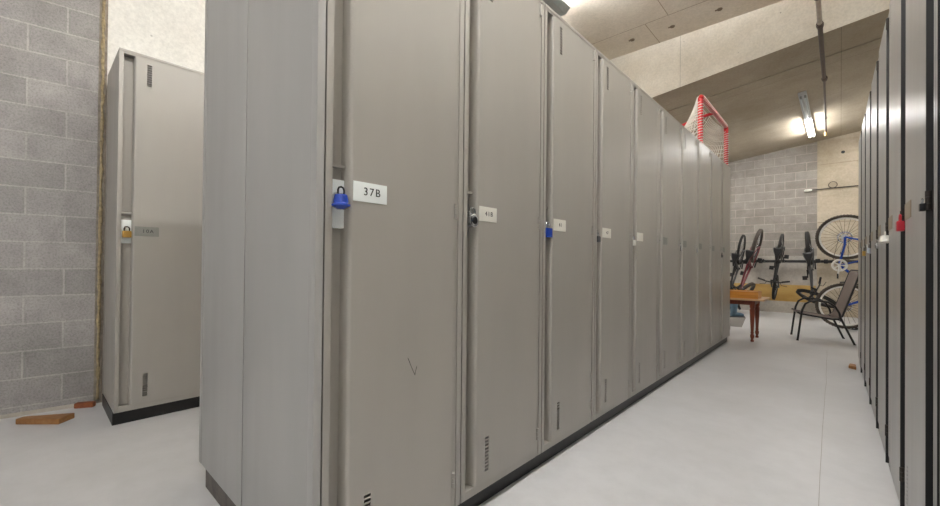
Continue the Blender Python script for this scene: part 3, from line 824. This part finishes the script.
# ------------------------------------------------------------------ patio chair
th_c = math.radians(11)
t = empty('patio_chair', (-.20, 7.36, 0), th_c); tag(t, 'low patio chair with black tube frame and brown sling facing the table', 'chair')
hw = .27
for s in (-1, 1):
    m = MB(); m.cyl((-.285, s*hw, 0), (-.245, s*hw, .36), .0125, 10); m.cyl((-.285, s*hw, 0), (-.285, s*hw, .012), .015, 10); m.build('front_leg', M['frame_black'], t)
    m = MB(); m.cyl((.29, s*hw, 0), (.155, s*hw, .33), .0125, 10); m.cyl((.29, s*hw, 0), (.29, s*hw, .012), .015, 10); m.build('rear_leg', M['frame_black'], t)
    m = MB(); m.tube([(-.245, s*hw, .36), (-.235, s*hw, .42), (-.205, s*hw, .50), (-.155, s*hw, .535), (-.08, s*hw, .548), (.03, s*hw, .535), (.10, s*hw, .48), (.14, s*hw, .40), (.155, s*hw, .325)], .013, 10); m.build('armrest', M['frame_black'], t)
    m = MB(); m.tube([(-.285, s*(hw - .025), .385), (-.25, s*(hw - .025), .362), (-.1, s*(hw - .025), .338), (.08, s*(hw - .025), .312), (.14, s*(hw - .025), .318), (.175, s*(hw - .025), .36), (.23, s*(hw - .025), .54), (.345, s*(hw - .025), .93), (.37, s*(hw - .025), .96)], .012, 10); m.build('side_rail', M['frame_black'], t)
m = MB(); m.cyl((-.245, -hw, .350), (-.245, hw, .350), .010, 10); m.cyl((.155, -hw, .30), (.155, hw, .30), .010, 10); m.cyl((.365, -hw + .03, .955), (.365, hw - .03, .955), .011, 10); m.build('cross_bars', M['frame_black'], t)
def sheet(pts, name):
    m = MB(); n = 9; rows = []
    for x, z in pts:
        rows.append([m.bm.verts.new((x, -(hw - .035) + 2*(hw - .035)*j/(n-1), z - .012*math.sin(PI*j/(n-1)))) for j in range(n)])
    for a, b in zip(rows, rows[1:]):
        for j in range(n-1): m.bm.faces.new((a[j], a[j+1], b[j+1], b[j]))
    o = m.build(name, M['sling'], t); sd = o.modifiers.new('thickness', 'SOLIDIFY'); sd.thickness = .005; return o
sheet([(-.29, .392), (-.25, .368), (-.1, .344), (.08, .318), (.125, .322)], 'seat')
sheet([(.13, .330), (.17, .368), (.226, .545), (.34, .925), (.358, .95)], 'backrest')

# ------------------------------------------------------------------ small things on the floor
m = MB(); m.box(-.3, .3, -.75, .75, 0, .006, .002); o = m.build('floor_mat', M['mat']); o.location = (-1.56, 8.55, 0)
o.rotation_euler = (0, 0, math.radians(6)); tag(o, 'thin grey mat on the floor beyond the end of the long row', 'mat')
t = empty('rubber_boot', (-1.53, 9.25, 0), math.radians(35)); tag(t, 'upright grey-blue boot on the floor behind the table', 'boot')
m = MB(); m.tube([(0, 0, .05), (0, 0, .12), (.005, 0, .22), (.02, 0, .36)], [.05, .056, .064, .075], 14)
m.tube([(-.045, 0, .055), (.03, 0, .055), (.12, 0, .045), (.175, 0, .038)], [.042, .048, .043, .028], 12); m.build('upper', M['boot'], t)
m = MB(); m.prism([(-.09, -.04), (0, -.045), (.12, -.05), (.19, -.035), (.205, 0), (.19, .035), (.12, .05), (0, .045), (-.09, .04)], 'z', 0, .022); m.build('sole', M['bike_grey'], t)

def offcut(poly, h, mat, label):
    cx = sum(p[0] for p in poly)/len(poly); cy = sum(p[1] for p in poly)/len(poly)
    m = MB(); m.prism([(p[0] - cx, p[1] - cy) for p in poly], 'z', 0, h)
    bmesh.ops.bevel(m.bm, geom=list(m.bm.edges), offset=.003, segments=2, affect='EDGES')
    o = m.build('wood_offcut', M[mat]); o.location = (cx, cy, 0); tag(o, label, 'wood offcut', 'wood offcuts on the floor'); return o
offcut([(-3.695, -.055), (-3.51, .125), (-3.585, .20), (-3.72, -.02)], .034, 'oak', 'wedge-shaped orange wood offcut on the floor near the left wall')
offcut([(-3.805, .205), (-3.752, .295), (-3.785, .315), (-3.836, .225)], .034, 'redwood', 'small red-brown wood block where the left wall meets the locker')
offcut([(.06, 5.50), (.115, 5.46), (.115, 5.60), (.07, 5.62)], .03, 'oak', 'little orange wood scrap at the foot of the right-hand row')

# ------------------------------------------------------------------ light and view
w = bpy.data.worlds.new('world'); sc.world = w; w.use_nodes = True
bg = w.node_tree.nodes['Background']; bg.inputs[0].default_value = (.93, .96, 1, 1); bg.inputs[1].default_value = .35

sc.view_settings.view_transform = 'Standard'; sc.view_settings.look = 'None'
sc.view_settings.gamma = 1; sc.view_settings.exposure = 0.72; sc.view_settings.use_curve_mapping = False
sc.cycles.use_denoising = True
sc.cycles.max_bounces = 10; sc.cycles.diffuse_bounces = 6; sc.cycles.glossy_bounces = 5
sc.cycles.sample_clamp_indirect = 8
